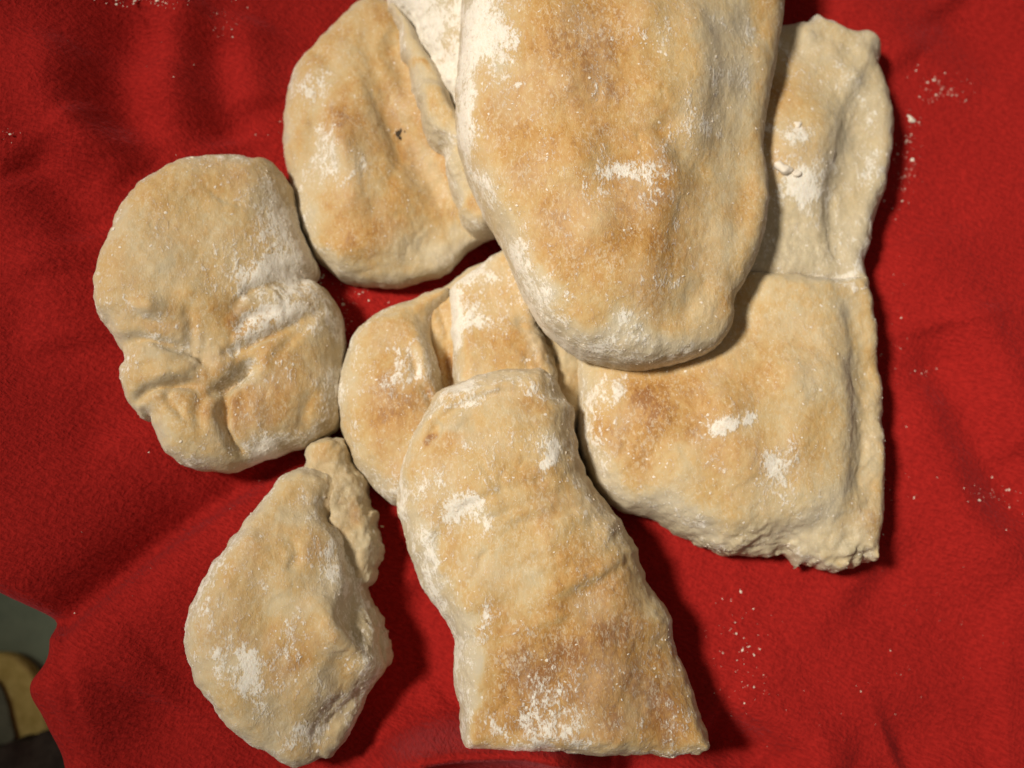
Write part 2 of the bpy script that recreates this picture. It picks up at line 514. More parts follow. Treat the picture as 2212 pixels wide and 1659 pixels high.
VOX = 0.0009
def lobe(name, parent, out, z0, zb, top, R=0.018, p=2.3, strokes=(), bumps=(), rough=1.0, jag=0.0, seed=1.0,
         paint=(), toast=0.45, flour=0.15, crumb=0.0, base=(0, 0, 0), vox=VOX, jags=(), crease=1.0):
    """one lump of baked dough, from its outline, its height hints and its creases"""
    pl = catmull(out, True, 5)
    x, y = unproj(pl[:, 0], pl[:, 1], z0)
    bz = base[0] + base[1] * x + base[2] * y
    x, y = unproj(pl[:, 0], pl[:, 1], z0 + bz)
    poly = np.stack([x, y], 1)
    ztm = max(t[2] for t in top)
    mg = 0.006
    x0, x1 = x.min() - mg, x.max() + mg; y0, y1 = y.min() - mg, y.max() + mg
    gx = np.arange(x0, x1, vox); gy = np.arange(y0, y1, vox)
    X, Y = np.meshgrid(gx, gy, indexing='ij')
    d, s, t = seg_dist(X, Y, poly, True)
    d = np.where(inside(X, Y, poly), d, -d)
    d = d + 0.0008 * rough * fbm(X, Y, 0 * X, 95, 2, 0.5, seed) + 0.00042 * rough * fbm(X, Y, 0 * X, 330, 2, 0.5, seed + 3)
    if jag: d = d + jag * fbm(X, Y, 0 * X, 210, 3, 0.6, seed + 9)
    for px, py, rr, am in jags:
        jx, jy = unproj(px, py, z0)
        d = d + am * fbm(X, Y, 0 * X, 210, 3, 0.6, seed + 9) * np.exp(-((X - jx) ** 2 + (Y - jy) ** 2) / rr ** 2)
    zm = sum(t[2] for t in top) / len(top)
    T = shepard(top, zm, X, Y)
    T = blur(T, 10)
    if isinstance(R, (list, tuple)):
        RR = blur(shepard(R, z0, X, Y), 12)
    else:
        RR = np.full(X.shape, R)
    T = T + 0.0011 * rough * fbm(X, Y, 0 * X, 38, 2, 0.5, seed + 1) + 0.00028 * rough * fbm(X, Y, 0 * X, 120, 2, 0.5, seed + 2)
    wr = np.abs(fbm(X + .35 * Y, Y * .55, 0 * X, 85, 2, 0.5, seed + 6)); wm = np.clip(fbm(X, Y, 0 * X, 28, 2, .5, seed + 8) + .1, 0, 1)
    T = T - 0.0008 * rough * np.exp(-(wr / 0.07) ** 2) * wm
    for st in strokes:
        pts, wd, ht, kind = st[:4]; ht = ht * (crease if kind == 'r' else 1.0)
        sp = wpts(pts, zm, 5)
        m = (X > sp[:, 0].min() - 4 * wd) & (X < sp[:, 0].max() + 4 * wd) & (Y > sp[:, 1].min() - 4 * wd) & (Y < sp[:, 1].max() + 4 * wd)
        if not m.any(): continue
        dd, ss, tt = seg_dist(X[m], Y[m], sp, False)
        en = np.clip(np.minimum(tt, 1 - tt) / 0.25, 0, 1)
        # wobble the crease a little
        dd = dd + 0.0006 * fbm(X[m], Y[m], 0 * dd, 160, 2, 0.5, seed + 4)
        if kind == 'r':
            T[m] += ht * np.exp(-(dd / wd) ** 2) * (0.15 + 0.85 * en)
        else:
            sd = dd * ss
            lo = st[4] if len(st) > 4 else 0.0012
            sg = 1 / (1 + np.exp(-sd / lo))
            T[m] += ht * sg * np.exp(-np.maximum(sd, 0) / wd) * (0.15 + 0.85 * en)
    for px, py, rr, am in bumps:
        bx, by = unproj(px, py, zm)
        T = T + am * np.exp(-((X - bx) ** 2 + (Y - by) ** 2) / rr ** 2)
    B = base[0] + base[1] * X + base[2] * Y
    ht = np.maximum(T - z0, 0.002)
    zmax = (T + B).max() + 0.004; zmin = (zb + B).min() - 0.003
    gz = np.arange(zmin, zmax, vox)
    RR = RR * 0.82
    c = np.clip(1 - d / RR, 0, 3)
    cp = (c ** p)[:, :, None]
    Zr = gz[None, None, :] - (z0 + B)[:, :, None]
    tu = np.maximum(Zr, 0) / ht[:, :, None]
    td = np.maximum(-Zr, 0) / (z0 - zb)
    F = (cp + tu ** p + td ** 4) ** (1 / p) - 1
    F = F * np.minimum(RR, ht)[:, :, None]
    F[F > 0.02] = 0.02
    P, Q = surface_nets(F, np.array([x0, y0, zmin]), vox)
    P = smooth(P, Q, 2, 0.5)
    nr = normals(P, Q)
    a, b_, c_ = P[:, 0], P[:, 1], P[:, 2]
    # attributes
    qx, qy = proj(P)
    side = np.clip((0.95 - nr[:, 2]) / 0.50, 0, 1)
    at = {'toast': np.full(len(P), toast + 0.02) - 0.42 * side, 'flour': np.full(len(P), flour) + 0.16 * side, 'crumb': np.full(len(P), crumb), 'char': np.zeros(len(P))}
    lown = fbm(a, b_, c_, 60, 3, 0.55, seed + 20)
    ppx = qx + 30 * lown; ppy = qy + 30 * fbm(a, b_, c_, 60, 3, 0.55, seed + 31)
    at['toast'] += 0.16 * lown
    at['flour'] += 0.13 * fbm(a, b_, c_, 90, 3, 0.6, seed + 40)
    for q in paint:
        nm, cx, cy, rx, ry, ang, am = q
        ca, sa = math.cos(math.radians(ang)), math.sin(math.radians(ang))
        u = ((ppx - cx) * ca + (ppy - cy) * sa) / rx; v = (-(ppx - cx) * sa + (ppy - cy) * ca) / ry
        at[nm] += {'flour': 0.80, 'toast': 1.35}.get(nm, 1.0) * am * np.exp(-(u * u + v * v) ** (1.0 if nm == 'flour' else 1.5))
    for k in at: at[k] = np.clip(at[k], 0, 1)
    disp = 0.00020 * fbm(a, b_, c_, 230, 2, 0.55, seed + 50) + 0.00013 * fbm(a, b_, c_, 620, 2, 0.6, seed + 60)
    disp = disp * rough * (1 + 2.4 * at['crumb'])
    P = P + nr * disp[:, None]
    ob = mesh_obj(name, P, Q, M_BREAD, parent, at)
    return dict(ob=ob, P=P, N=nr, at=at, q=(qx, qy))

# little irregular lump used for all loose flour and crumbs
def chip_mesh(rs, flat=0.6):
    t = (1 + 5 ** 0.5) / 2
    v = np.array([(-1,t,0),(1,t,0),(-1,-t,0),(1,-t,0),(0,-1,t),(0,1,t),(0,-1,-t),(0,1,-t),(t,0,-1),(t,0,1),(-t,0,-1),(-t,0,1)], float)
    f = np.array([(0,11,5),(0,5,1),(0,1,7),(0,7,10),(0,10,11),(1,5,9),(5,11,4),(11,10,2),(10,7,6),(7,1,8),(3,9,4),(3,4,2),(3,2,6),(3,6,8),(3,8,9),(4,9,5),(2,4,11),(6,2,10),(8,6,7),(9,8,1)])
    v /= np.linalg.norm(v[0])
    v = v * (0.45 + 0.9 * rs.rand(12, 1)) * (np.array([1, 1, flat]) * (0.45 + 1.1 * rs.rand(3)))
    a = rs.rand() * 6.28
    v = v @ np.array([[math.cos(a), -math.sin(a), 0], [math.sin(a), math.cos(a), 0], [0, 0, 1]])
    return v, f

def scatter(name, pts, nrm, sizes, rs, mat, parent=None, flat=0.55):
    VV, FF = [], []; n = 0
    for p, nn, s in zip(pts, nrm, sizes):
        v, f = chip_mesh(rs, flat)
        z = nn / np.linalg.norm(nn); x = np.cross([0.3, 1, 0.1], z); x /= np.linalg.norm(x); y = np.cross(z, x)
        VV.append((v * s) @ np.stack([x, y, z]) + p + z * s * 0.15); FF.append(f + n); n += 12
    o = mesh_obj(name, np.concatenate(VV), np.concatenate(FF), mat, parent, tri=True)
    o.data.polygons.foreach_set('use_smooth', np.zeros(len(o.data.polygons), bool))
    return o

def flecks(L, n, seed, parent, lo=0.00012, hi=0.00058):
    """loose flour stuck to the crust, denser where it is floury"""
    rs = np.random.RandomState(seed)
    w_ = (L['at']['flour'] ** 2.0 + 0.006) * (L['N'][:, 2] > 0.05)
    w_ = w_ * (0.3 + 1.4 * (fbm(L['P'][:, 0], L['P'][:, 1], L['P'][:, 2], 120, 2, 0.6, seed) > 0.1))
    k = rs.choice(len(w_), n, p=w_ / w_.sum())
    s = lo + (hi - lo) * rs.rand(n) ** 4.0
    o = scatter('flour_flecks', L['P'][k], L['N'][k], s, rs, M_FLOUR, parent, 0.32)
    o['kind'] = 'stuff'
    return o

# ---------------------------------------------------- left roll with pinched folds
C = empty('knotted_roll', 'round pinched bread roll with puckered folds, leftmost piece on the cloth', 'bread roll', 'bread pieces on the red cloth')
c1 = lobe('crust', C,
  [(410,346),(479,342),(563,347),(600,362),(628,399),(641,441),(646,487),(665,529),(685,575),(676,598),(662,612),(679,614),(711,635),(732,681),(748,732),(750,788),
   (741,839),(736,903),(720,931),(674,954),(609,978),(549,998),(507,1017),(442,1015),(387,996),(350,964),(329,922),(324,899),(308,908),(276,876),(262,834),(262,797),
   (271,776),(257,755),(234,714),(211,681),(204,640),(202,598),(216,552),(234,501),(253,454),(278,420),(317,390),(359,366)],
  0.013, -0.002,
  [(300,480,.030),(420,450,.034),(540,470,.034),(600,560,.032),(300,600,.033),(400,600,.037),(520,570,.036),(300,690,.033),(430,700,.034),(540,680,.032),(650,690,.031),
   (330,830,.029),(440,790,.027),(520,850,.027),(620,800,.032),(690,780,.030),(660,900,.029),(420,920,.029),(530,940,.029),(350,765,.029)],
  R=0.021, p=2.2, base=(-0.0180, -0.33, 0),
  strokes=[([(672,606),(640,620),(600,632),(560,650),(525,690)], .0020, -.0042, 'r'), ([(252,770),(300,768),(350,762),(400,772),(455,790),(490,830)], .0016, -.0042, 'r'),
           ([(720,655),(651,702),(595,740),(530,775),(480,800)], .0020, -.0048, 'r'),
           ([(575,790),(540,822),(505,850),(470,866)], .0024, -.0095, 'r'),
           ([(507,855),(502,915),(518,965),(540,1002)], .0018, -.0075, 'r'),
           ([(540,1000),(514,965),(498,915),(500,862)], .010, .0030, 's', .0007),
           ([(412,845),(396,876),(417,902),(440,930)], .0016, -.0035, 'r'),
           ([(320,905),(345,872),(400,852),(470,852)], .0020, -.0070, 'r'),
           ([(461,431),(507,466),(563,478),(640,486)], .0010, -.0018, 'r'),
           ([(300,412),(324,443),(332,470)], .0012, -.0026, 'r'),
           ([(680,845),(662,890),(655,930)], .0018, -.0030, 'r'),
           ([(440,690),(447,735),(440,790)], .0018, -.0025, 'r'),
           ([(330,690),(350,720),(400,735)], .0015, -.0026, 'r'),
           ([(610,690),(560,705),(530,735)], .0016, -.0035, 'r'),
           ([(690,690),(640,740),(600,800)], .0018, -.0026, 'r'),
           ([(640,760),(590,790),(560,830)], .0040, .0025, 'r'),
           ([(455,800),(420,830),(370,845)], .0030, .0035, 'r'),
           ([(470,860),(455,900),(465,950)], .0020, -.0026, 'r'),
           ([(380,880),(370,930),(390,980)], .0020, -.0018, 'r'),
           ([(300,800),(330,820),(370,815)], .0016, -.0022, 'r'),
           ([(560,870),(575,930),(600,965)], .0030, .0015, 'r'),
           ([(240,560),(280,600),(290,650)], .0030, -.0014, 'r')],
  bumps=[(378,700,.0040,.0040),(345,705,.003,.0015),(489,690,.0050,.0022),(450,670,.004,.0020),(585,700,.006,.0012),(405,800,.006,.0020),(500,800,.005,.0030)],
  toast=0.53, flour=0.20, seed=1.3, crease=0.68,
  paint=[('flour',590,560,95,75,0,.40),('flour',560,600,70,40,-30,.28),('flour',610,460,60,40,20,.25),('flour',580,690,80,35,-30,.40),('flour',690,700,50,60,0,.25),
         ('flour',570,965,30,25,0,.4),('crumb',560,650,70,16,-15,.6),('crumb',390,765,110,18,5,.6),('crumb',535,820,60,22,-30,.6),('crumb',310,735,60,16,0,.4),
         ('toast',480,400,160,40,0,.10),('toast',500,680,50,40,0,.22),('toast',480,900,90,60,0,.15),('toast',600,870,100,60,0,.10),('toast',330,560,120,120,0,-.06),('flour',420,430,150,60,-20,.10)])
flecks(c1, 1054, 11, C)

# ---------------------------------------------------- lower left torn piece
G = empty('torn_roll', 'pear-shaped piece of bread with a ragged torn right side, at the lower left', 'bread piece', 'bread pieces on the red cloth')
gb = (-0.0085, -0.25, 0.0)
g1 = lobe('crust', G,
  [(611,1032),(650,1012),(700,1015),(745,1050),(782,1110),(800,1180),(790,1245),(798,1310),(822,1390),(834,1440),(812,1472),(793,1501),(766,1555),(738,1601),(714,1634),(690,1636),(652,1655),(620,1653),
   (584,1628),(538,1605),(493,1564),(466,1523),(429,1482),(402,1428),(402,1378),(411,1314),(425,1278),(452,1228),(493,1178),(534,1128),(570,1082)],
  0.013, -0.003,
  [(640,1080,.024),(600,1130,.029),(690,1180,.036),(560,1220,.034),(640,1260,.037),(480,1330,.032),(600,1370,.036),(720,1360,.039),(460,1430,.029),(560,1480,.032),(680,1480,.034),(760,1430,.034),
   (600,1570,.026),(660,1600,.022),(730,1540,.020),(790,1480,.018),(790,1300,.026),(775,1180,.024),(740,1100,.022)],
  R=[(402,1380,.020),(450,1500,.022),(560,1100,.016),(760,1200,.008),(800,1400,.007),(740,1590,.010),(620,1650,.014)], p=2.2, base=gb,
  strokes=[([(722,1040),(694,1082),(698,1118),(734,1158),(745,1215),(756,1262),(744,1318),(756,1360),(778,1392),(806,1430)], .02, -.0105, 's', .0006),
           ([(802,1440),(770,1485),(738,1514),(700,1550),(679,1590),(676,1640)], .018, -.0075, 's', .0016),
           ([(760,1400),(740,1450),(735,1500)], .005, -.0030, 'r'),
           ([(540,1150),(590,1180),(640,1160)], .003, .0015, 'r'),
           ([(600,1250),(585,1330),(600,1400)], .006, -.0018, 'r'),
           ([(640,1170),(660,1200),(640,1240)], .0018, -.0018, 'r'),
           ([(690,1280),(720,1330),(760,1400)], .004, .0022, 'r')],
  bumps=[(660,1190,.004,.0015),(700,1560,.006,-.002)],
  toast=0.46, flour=0.24, seed=4.1, jags=[(780,1200,.012,.0016),(810,1400,.012,.0012)],
  paint=[('crumb',755,1090,40,70,0,.6),('crumb',790,1200,36,90,0,.6),('toast',740,1090,40,40,0,.2),('crumb',800,1350,30,80,-15,.8),('crumb',690,1060,30,40,0,.4),('crumb',740,1560,35,80,30,.45),
         ('flour',440,1330,50,110,0,.18),('flour',540,1480,60,50,30,.40),('flour',530,1440,20,30,0,.4),('flour',800,1430,40,25,-40,.35),('flour',640,1610,70,30,0,.25),
         ('toast',620,1400,90,60,0,.18),('toast',700,1190,50,50,0,.15),('toast',590,1230,70,60,0,.06)])
g2 = lobe('torn_crumb', G,
  [(707,942),(747,946),(757,978),(770,1010),(788,1033),(800,1083),(811,1123),(825,1173),(822,1214),(804,1262),(800,1280),(820,1323),(838,1369),(850,1414),(838,1448),(800,1450),(760,1390),(730,1290),(720,1180),(700,1090),(660,1040),(666,1005),(670,987),(675,964)],
  0.008, -0.002,
  [(715,970,.017),(730,1020,.019),(735,1080,.021),(770,1140,.021),(795,1190,.019),(775,1260,.018),(805,1370,.018),(830,1420,.016)],
  R=0.006, p=2.2, base=gb, rough=1.2, jag=.0014, crumb=0.55, toast=0.5, flour=0.12, seed=5.7,  # crumb toned darker and browner: the crust edge's shade put into its colour
  bumps=[(715,965,.006,.003),(800,1180,.004,.0015),(795,1275,.004,-.004),(745,1060,.004,.002)],
  paint=[('crumb',715,960,40,30,0,-.45),('crumb',760,1080,40,30,0,.1),('toast',760,1100,40,30,0,.25),('crumb',770,1110,30,40,0,-.3)])
g2['ob']['label'] = 'pale ragged torn crumb'
flecks(g1, 714, 12, G)

# ---------------------------------------------------- upper left folded roll
Bp = empty('folded_roll', 'golden oval bread roll with a folded-over flap, left of the big loaf', 'bread roll', 'bread pieces on the red cloth')
b1 = lobe('crust', Bp,
  [(720,72),(747,44),(775,22),(806,10),(845,20),(885,60),(920,130),(960,210),(1000,300),(1040,400),(1068,480),(1064,504),(1040,520),(1005,543),(965,583),(910,600),(846,615),(790,612),(743,607),(705,580),(680,555),(655,505),(642,468),
   (634,425),(624,381),(614,320),(614,278),(620,220),(630,182),(655,140),(691,103)],
  0.014, 0.0,
  [(760,90,.030),(830,80,.030),(690,180,.030),(780,200,.036),(860,200,.029),(660,300,.031),(750,330,.040),(840,330,.031),(910,340,.020),(660,430,.030),(760,440,.040),(860,430,.032),(940,430,.020),
   (700,520,.031),(790,530,.036),(880,520,.029),(960,500,.019),(840,585,.022),(1000,480,.017)],
  R=0.018, p=2.2,
  strokes=[([(700,170),(706,240),(728,310),(738,360),(742,430)], .014, .0030, 's', .0012),
           ([(790,60),(800,120),(815,170),(850,240),(880,290),(925,330)], .004, -.0025, 'r'),
           ([(812,200),(850,270),(880,330),(930,390),(975,430)], .006, -.0045, 'r'),
           ([(795,180),(830,260),(855,320),(850,400)], .0025, -.0022, 'r'),
           ([(745,240),(750,330),(770,420),(775,480)], .0060, .0022, 'r'),
           ([(690,250),(680,330),(690,400)], .004, -.0018, 'r'),
           ([(960,460),(900,490),(870,540),(860,600)], .016, -.0045, 's', .0022),
           ([(820,90),(850,110),(872,160),(880,220)], .006, -.0050, 'r'),
           ([(660,100),(700,120),(720,160)], .003, -.0015, 'r')],
  bumps=[(910,520,.004,-.002),(865,290,.0015,-.0008),(730,560,.006,.0015)],
  toast=0.56, flour=0.13, seed=7.7,
  paint=[('toast',740,260,60,80,0,.14),('toast',780,480,90,70,0,.12),('toast',850,300,60,90,-25,.10),('toast',660,480,60,60,0,.05),('toast',650,400,40,140,0,-.20),('toast',930,540,80,50,-20,-.30),
         ('toast',760,595,120,22,5,-.35),('crumb',910,520,60,45,0,.35),('flour',665,180,60,60,-30,.36),('flour',690,330,30,90,10,.30),('flour',750,350,16,60,-5,.40),('flour',650,540,60,60,40,.10),
         ('crumb',690,320,40,80,0,.25),('crumb',940,350,30,120,-25,.35),('toast',640,320,30,60,0,.2)])
b2 = lobe('folded_flap', Bp,
  [(838,18),(860,22),(885,52),(920,115),(952,167),(992,254),(1030,330),(1065,420),(1085,480),(1064,497),(1033,503),(1008,494),(984,442),(967,388),(961,343),(932,310),(912,275),(898,216),(886,160),(866,122),(866,80),(846,40)],
  0.026, 0.006,
  [(860,60,.035),(885,120,.039),(920,200,.042),(950,270,.043),(985,330,.042),(1010,420,.037),(1035,480,.032)],
  R=0.0065, p=2.2, toast=0.36, flour=0.16, seed=9.2,
  strokes=[([(870,140),(890,165),(935,170),(965,190)], .003, -.0020, 'r'),([(940,300),(980,320),(1020,310)], .004, -.0020, 'r'),([(1000,440),(1020,470),(1045,500)], .002, -.0016, 'r'),
           ([(935,180),(955,230),(975,280)], .004, .0012, 'r')],
  bumps=[(935,215,.006,.0018),(1000,300,.004,.0012)],
  paint=[('toast',1010,450,30,40,40,.25),('toast',890,145,20,14,0,.3),('crumb',910,250,16,110,-22,.55),('crumb',960,320,30,40,0,.45),('toast',930,220,30,50,-20,.12),('flour',1000,320,40,50,0,.3)])
def speck(L, parent, pts):
    m, nt, bs = new_mat('charred'); bs.inputs['Base Color'].default_value = (0.045, 0.026, 0.010, 1); bs.inputs['Roughness'].default_value = .8
    r = np.random.RandomState(5); P_, N_, S_ = [], [], []
    for px, py, sz in pts:
        k = np.where(L['N'][:, 2] > .1, (L['q'][0] - px) ** 2 + (L['q'][1] - py) ** 2, 1e9).argmin()
        P_.append(L['P'][k]); N_.append(L['N'][k]); S_.append(sz)
    return scatter('burnt_speck', P_, N_, S_, r, m, parent, .35)
speck(b1, Bp, [(861,285,.0010),(867,283,.0009),(873,285,.0006),(862,291,.0010),(863,297,.0009),(866,299,.0006)])
flecks(b1, 646, 13, Bp)

# ---------------------------------------------------- floury roll under the big loaf
H = empty('floured_roll', 'heavily floured white roll mostly hidden under the big loaf, at the top edge', 'bread roll', 'bread pieces on the red cloth')
h1 = lobe('crust', H,
  [(842,20),(868,38),(889,56),(905,100),(928,152),(955,215),(985,275),(1015,340),(1090,330),(1140,200),(1150,20),(1120,-130),(1000,-190),(890,-120),(845,-40)],
  0.026, 0.0,
  [(880,30,.034),(930,60,.041),(960,150,.043),(980,240,.042),(1030,100,.049),(1050,0,.049),(950,-60,.041),(1060,250,.042)],
  R=0.014, p=2.0, toast=0.22, flour=0.62, seed=12.4, rough=2.0,
  strokes=[([(940,150),(960,175),(985,200)], .0016, -.0020, 'r'),([(955,110),(970,130),(985,140)], .0014, -.0014, 'r'),([(900,60),(920,110),(940,130)], .003, -.0012, 'r')],
  paint=[('flour',975,220,30,80,-10,.5),('flour',960,60,40,60,0,-.30),('toast',970,110,30,40,0,.25),('crumb',900,60,30,60,0,.5),('crumb',940,140,24,40,0,.3)])
flecks(h1, 714, 14, H)

# ---------------------------------------------------- right hand double roll
E = empty('double_roll', 'long pale bread loaf of two joined lobes along the right side', 'bread loaf', 'bread pieces on the red cloth')
e1 = lobe('lower_lobe', E,
  [(1245,762),(1240,845),(1245,938),(1263,1012),(1300,1072),(1337,1100),(1393,1114),(1439,1137),(1476,1160),(1518,1179),(1545,1196),(1569,1202),(1600,1198),(1638,1206),(1675,1197),(1710,1212),(1745,1216),(1780,1224),(1814,1234),
   (1842,1230),(1851,1209),(1874,1220),(1888,1202),(1888,1160),(1900,1109),(1902,1030),(1897,961),(1895,892),(1888,808),(1874,716),(1860,637),(1850,612),(1791,612),(1708,606),(1615,600),(1500,600),(1380,640),(1290,690)],
  0.009, 0.0,
  [(1300,760,.028),(1300,850,.034),(1320,960,.033),(1380,1050,.030),(1400,770,.031),(1400,690,.020),(1500,680,.022),(1590,660,.027),(1430,900,.041),(1480,1010,.040),(1560,770,.037),(1560,880,.046),(1600,1000,.044),(1660,700,.037),(1700,820,.044),(1720,950,.042),
   (1740,1060,.038),(1780,700,.037),(1800,820,.040),(1810,950,.039),(1800,1060,.034),(1550,1100,.033),(1650,1120,.032),(1700,640,.034),(1780,1150,.024),(1832,760,.037),(1860,770,.025),(1880,790,.014),(1840,900,.038),(1868,900,.026),(1888,900,.014),(1838,1020,.036),(1868,1030,.025),(1890,1040,.014),(1818,680,.035),(1850,680,.022),(1850,1150,.020),(1450,1100,.028),(1700,1180,.020)],
  R=[(1245,850,.020),(1300,1070,.018),(1450,1130,.014),(1600,1200,.012),(1800,1230,.011),(1900,1000,.006),(1880,700,.006),(1700,610,.012)], p=2.2,
  strokes=[([(1785,636),(1824,660),(1838,730),(1846,845),(1843,984),(1837,1054),(1819,1105)], .02, -.0030, 's', .0014),
           ([(1500,880),(1600,800),(1700,740),(1760,700)], .010, -.0010, 'r'),
           ([(1800,1115),(1720,1140),(1620,1146),(1520,1132),(1440,1122)], .02, -.0060, 's', .0022),
           ([(1640,1165),(1655,1180),(1680,1180)], .003, -.0025, 'r'),
           ([(1870,880),(1876,960),(1868,1060)], .0030, -.0018, 'r')],
  bumps=[(1560,925,.008,.0008)],
  toast=0.48, flour=0.16, seed=15.5, jags=[(1600,1210,.016,.0012),(1700,1215,.016,.0013),(1800,1235,.016,.0012),(1880,1210,.010,.0012),(1480,1165,.010,.0007)],
  paint=[('toast',1490,870,200,80,-25,.22),('toast',1600,960,130,80,0,.12),('toast',1740,700,130,100,0,-.06),('toast',1360,900,80,120,0,.10),('toast',1800,900,50,200,0,-.08),('toast',1450,1100,160,40,15,-.22),
         ('toast',1750,1120,130,90,0,-.16),('flour',1340,830,60,40,-45,.55),('flour',1560,925,38,30,20,.75),('flour',1700,1020,60,80,-10,.42),('flour',1300,950,50,60,0,.30),
         ('crumb',1650,1185,200,35,5,.75),('crumb',1850,1180,60,45,0,.75),('crumb',1500,1150,70,20,25,.5),('crumb',1875,980,26,150,0,.55),('crumb',1730,1140,110,40,0,.25),('flour',1810,615,50,16,5,.4)])
e2 = lobe('upper_lobe', E,
  [(1702,76),(1730,71),(1751,59),(1776,71),(1804,83),(1827,93),(1850,90),(1876,99),(1892,118),(1888,140),(1887,158),(1899,194),(1910,236),(1917,270),(1915,317),(1917,356),(1910,398),(1905,420),(1895,446),(1885,475),(1875,501),(1866,546),(1855,580),(1858,608),(1862,640),
   (1800,650),(1700,645),(1580,640),(1520,560),(1520,380),(1560,200),(1640,100)],
  0.009, 0.0,
  [(1640,140,.030),(1740,110,.025),(1780,160,.031),(1720,220,.036),(1760,270,.038),(1700,330,.040),(1750,370,.037),(1690,440,.033),(1740,480,.032),(1680,560,.031),(1780,560,.030),(1820,600,.029),(1850,250,.026),(1880,300,.022),
   (1850,380,.024),(1840,470,.024),(1840,560,.024),(1880,120,.022)],
  R=0.0105, p=2.2,
  strokes=[([(1855,190),(1846,215),(1829,270),(1813,317),(1797,363),(1790,430),(1795,500),(1805,570)], .022, -.0045, 's', .0018),
           ([(1800,375),(1796,440),(1802,510),(1812,570)], .003, -.0014, 'r'),
           ([(1700,170),(1750,130),(1790,112),(1830,150)], .006, .0022, 'r'),
           ([(1640,600),(1720,612),(1800,606),(1862,612)], .004, -.0040, 'r'),
           ([(1846,165),(1866,185),(1884,165)], .004, -.0018, 'r')],
  bumps=[(1872,115,.006,.004),(1850,165,.005,.003),(1751,72,.004,.002),(1700,500,.014,-.002)],
  toast=0.24, flour=0.24, seed=18.1, crease=0.7, rough=0.7, jags=[(1760,70,.012,.0010),(1900,420,.012,.0008)],
  paint=[('crumb',1710,520,100,90,0,.62),('crumb',1850,260,60,160,10,.32),('toast',1720,280,60,110,0,.22),('flour',1720,270,40,22,0,.45),('flour',1740,400,50,50,40,.5),('flour',1870,370,30,50,0,.4),('crumb',1770,110,100,40,0,.35),
         ('flour',1800,590,60,24,0,.5),('toast',1690,170,60,50,0,.12),('crumb',1850,480,40,100,0,.35),('toast',1660,360,30,90,0,.2)])
flecks(e1, 1190, 15, E); flecks(e2, 646, 16, E)

# ---------------------------------------------------- coiled roll in the middle
D = empty('coiled_roll', 'coiled brown bread roll in the middle, partly under two other pieces', 'bread roll', 'bread pieces on the red cloth')
d0 = lobe('inner_fold', D,
  [(900,680),(960,620),(1060,570),(1180,600),(1262,720),(1268,830),(1255,920),(1200,980),(1050,1000),(930,960),(880,820)],
  0.010, 0.0, [(960,700,.022),(960,820,.018),(1100,700,.020),(1200,720,.020),(1220,820,.021),(1100,900,.02)], R=.012, p=2.2, toast=0.46, flour=.08, seed=21.0,
  strokes=[([(925,680),(955,750),(970,840)], .0016, -.0018, 'r'),([(945,660),(968,730),(980,800)], .0016, -.0018, 'r'),([(935,690),(950,780),(960,850)], .002, .0012, 'r')],
  bumps=[(1195,778,.0016,-.004)],
  paint=[('crumb',1220,790,60,100,0,.45),('toast',960,800,40,60,0,.35)])
d1 = lobe('outer_coil', D,
  [(972,628),(941,635),(877,658),(816,681),(778,715),(755,757),(740,803),(730,863),(736,913),(751,959),(770,1012),(801,1046),(831,1073),(861,1092),(920,1085),(965,1010),(972,930),(962,850),(950,790),(938,735),(945,690),(975,655)],
  0.014, 0.0,
  [(930,660,.024),(870,690,.031),(800,740,.032),(900,740,.037),(780,830,.033),(860,830,.040),(930,830,.036),(780,920,.033),(870,930,.041),(820,1010,.033),(900,1030,.036)],
  R=[(740,850,.020),(820,680,.016),(945,760,.008),(960,850,.008),(850,1080,.016),(970,1000,.014)], p=2.2, toast=0.57, flour=0.17, seed=22.7,
  strokes=[([(880,745),(892,770),(898,800),(892,830)], .0018, -.0024, 'r'),([(910,830),(930,860),(945,880)], .0020, -.0028, 'r'),([(900,700),(925,760),(945,840)], .004, .0022, 'r'),
           ([(890,880),(930,880),(960,890)], .002, -.0012, 'r'),([(870,660),(905,680),(925,700)], .003, -.0016, 'r')],
  paint=[('flour',880,790,40,60,-15,.32),('flour',785,790,40,60,20,.28),('flour',880,1050,60,40,40,.2),('toast',850,880,70,70,0,.12),('toast',940,830,20,50,-10,.15),('toast',860,690,60,30,-15,-.05)])
d2 = lobe('middle_coil', D,
  [(1093,548),(1067,560),(1033,582),(1002,605),(978,632),(972,673),(975,719),(983,760),(984,800),(984,850),(1010,900),(1100,910),(1200,880),(1208,830),(1190,775),(1178,740),(1165,705),(1168,650),(1180,600),(1140,550)],
  0.015, 0.004,
  [(1080,580,.030),(1020,620,.032),(1100,640,.036),(1010,700,.036),(1080,720,.037),(1140,720,.032),(1030,800,.038),(1100,800,.037),(1170,800,.030),(1100,870,.036),(1150,620,.032)],
  R=[(975,700,.008),(1040,580,.013),(1190,760,.006),(1100,900,.01)], p=2.2, toast=0.56, flour=0.20, seed=24.3, jags=[(1185,750,.010,.0012)],
  strokes=[([(1175,690),(1160,710),(1130,700),(1110,690)], .0022, -.0022, 'r'),([(1100,660),(1130,640),(1150,620)], .0015, -.0010, 'r')],
  paint=[('flour',1000,660,40,90,0,.40),('flour',1060,680,60,30,0,.25),('crumb',1180,740,26,70,-20,.6),('toast',1080,750,70,50,0,.12),('flour',1110,620,60,50,0,.12)])
flecks(d1, 646, 17, D); flecks(d2, 544, 18, D)

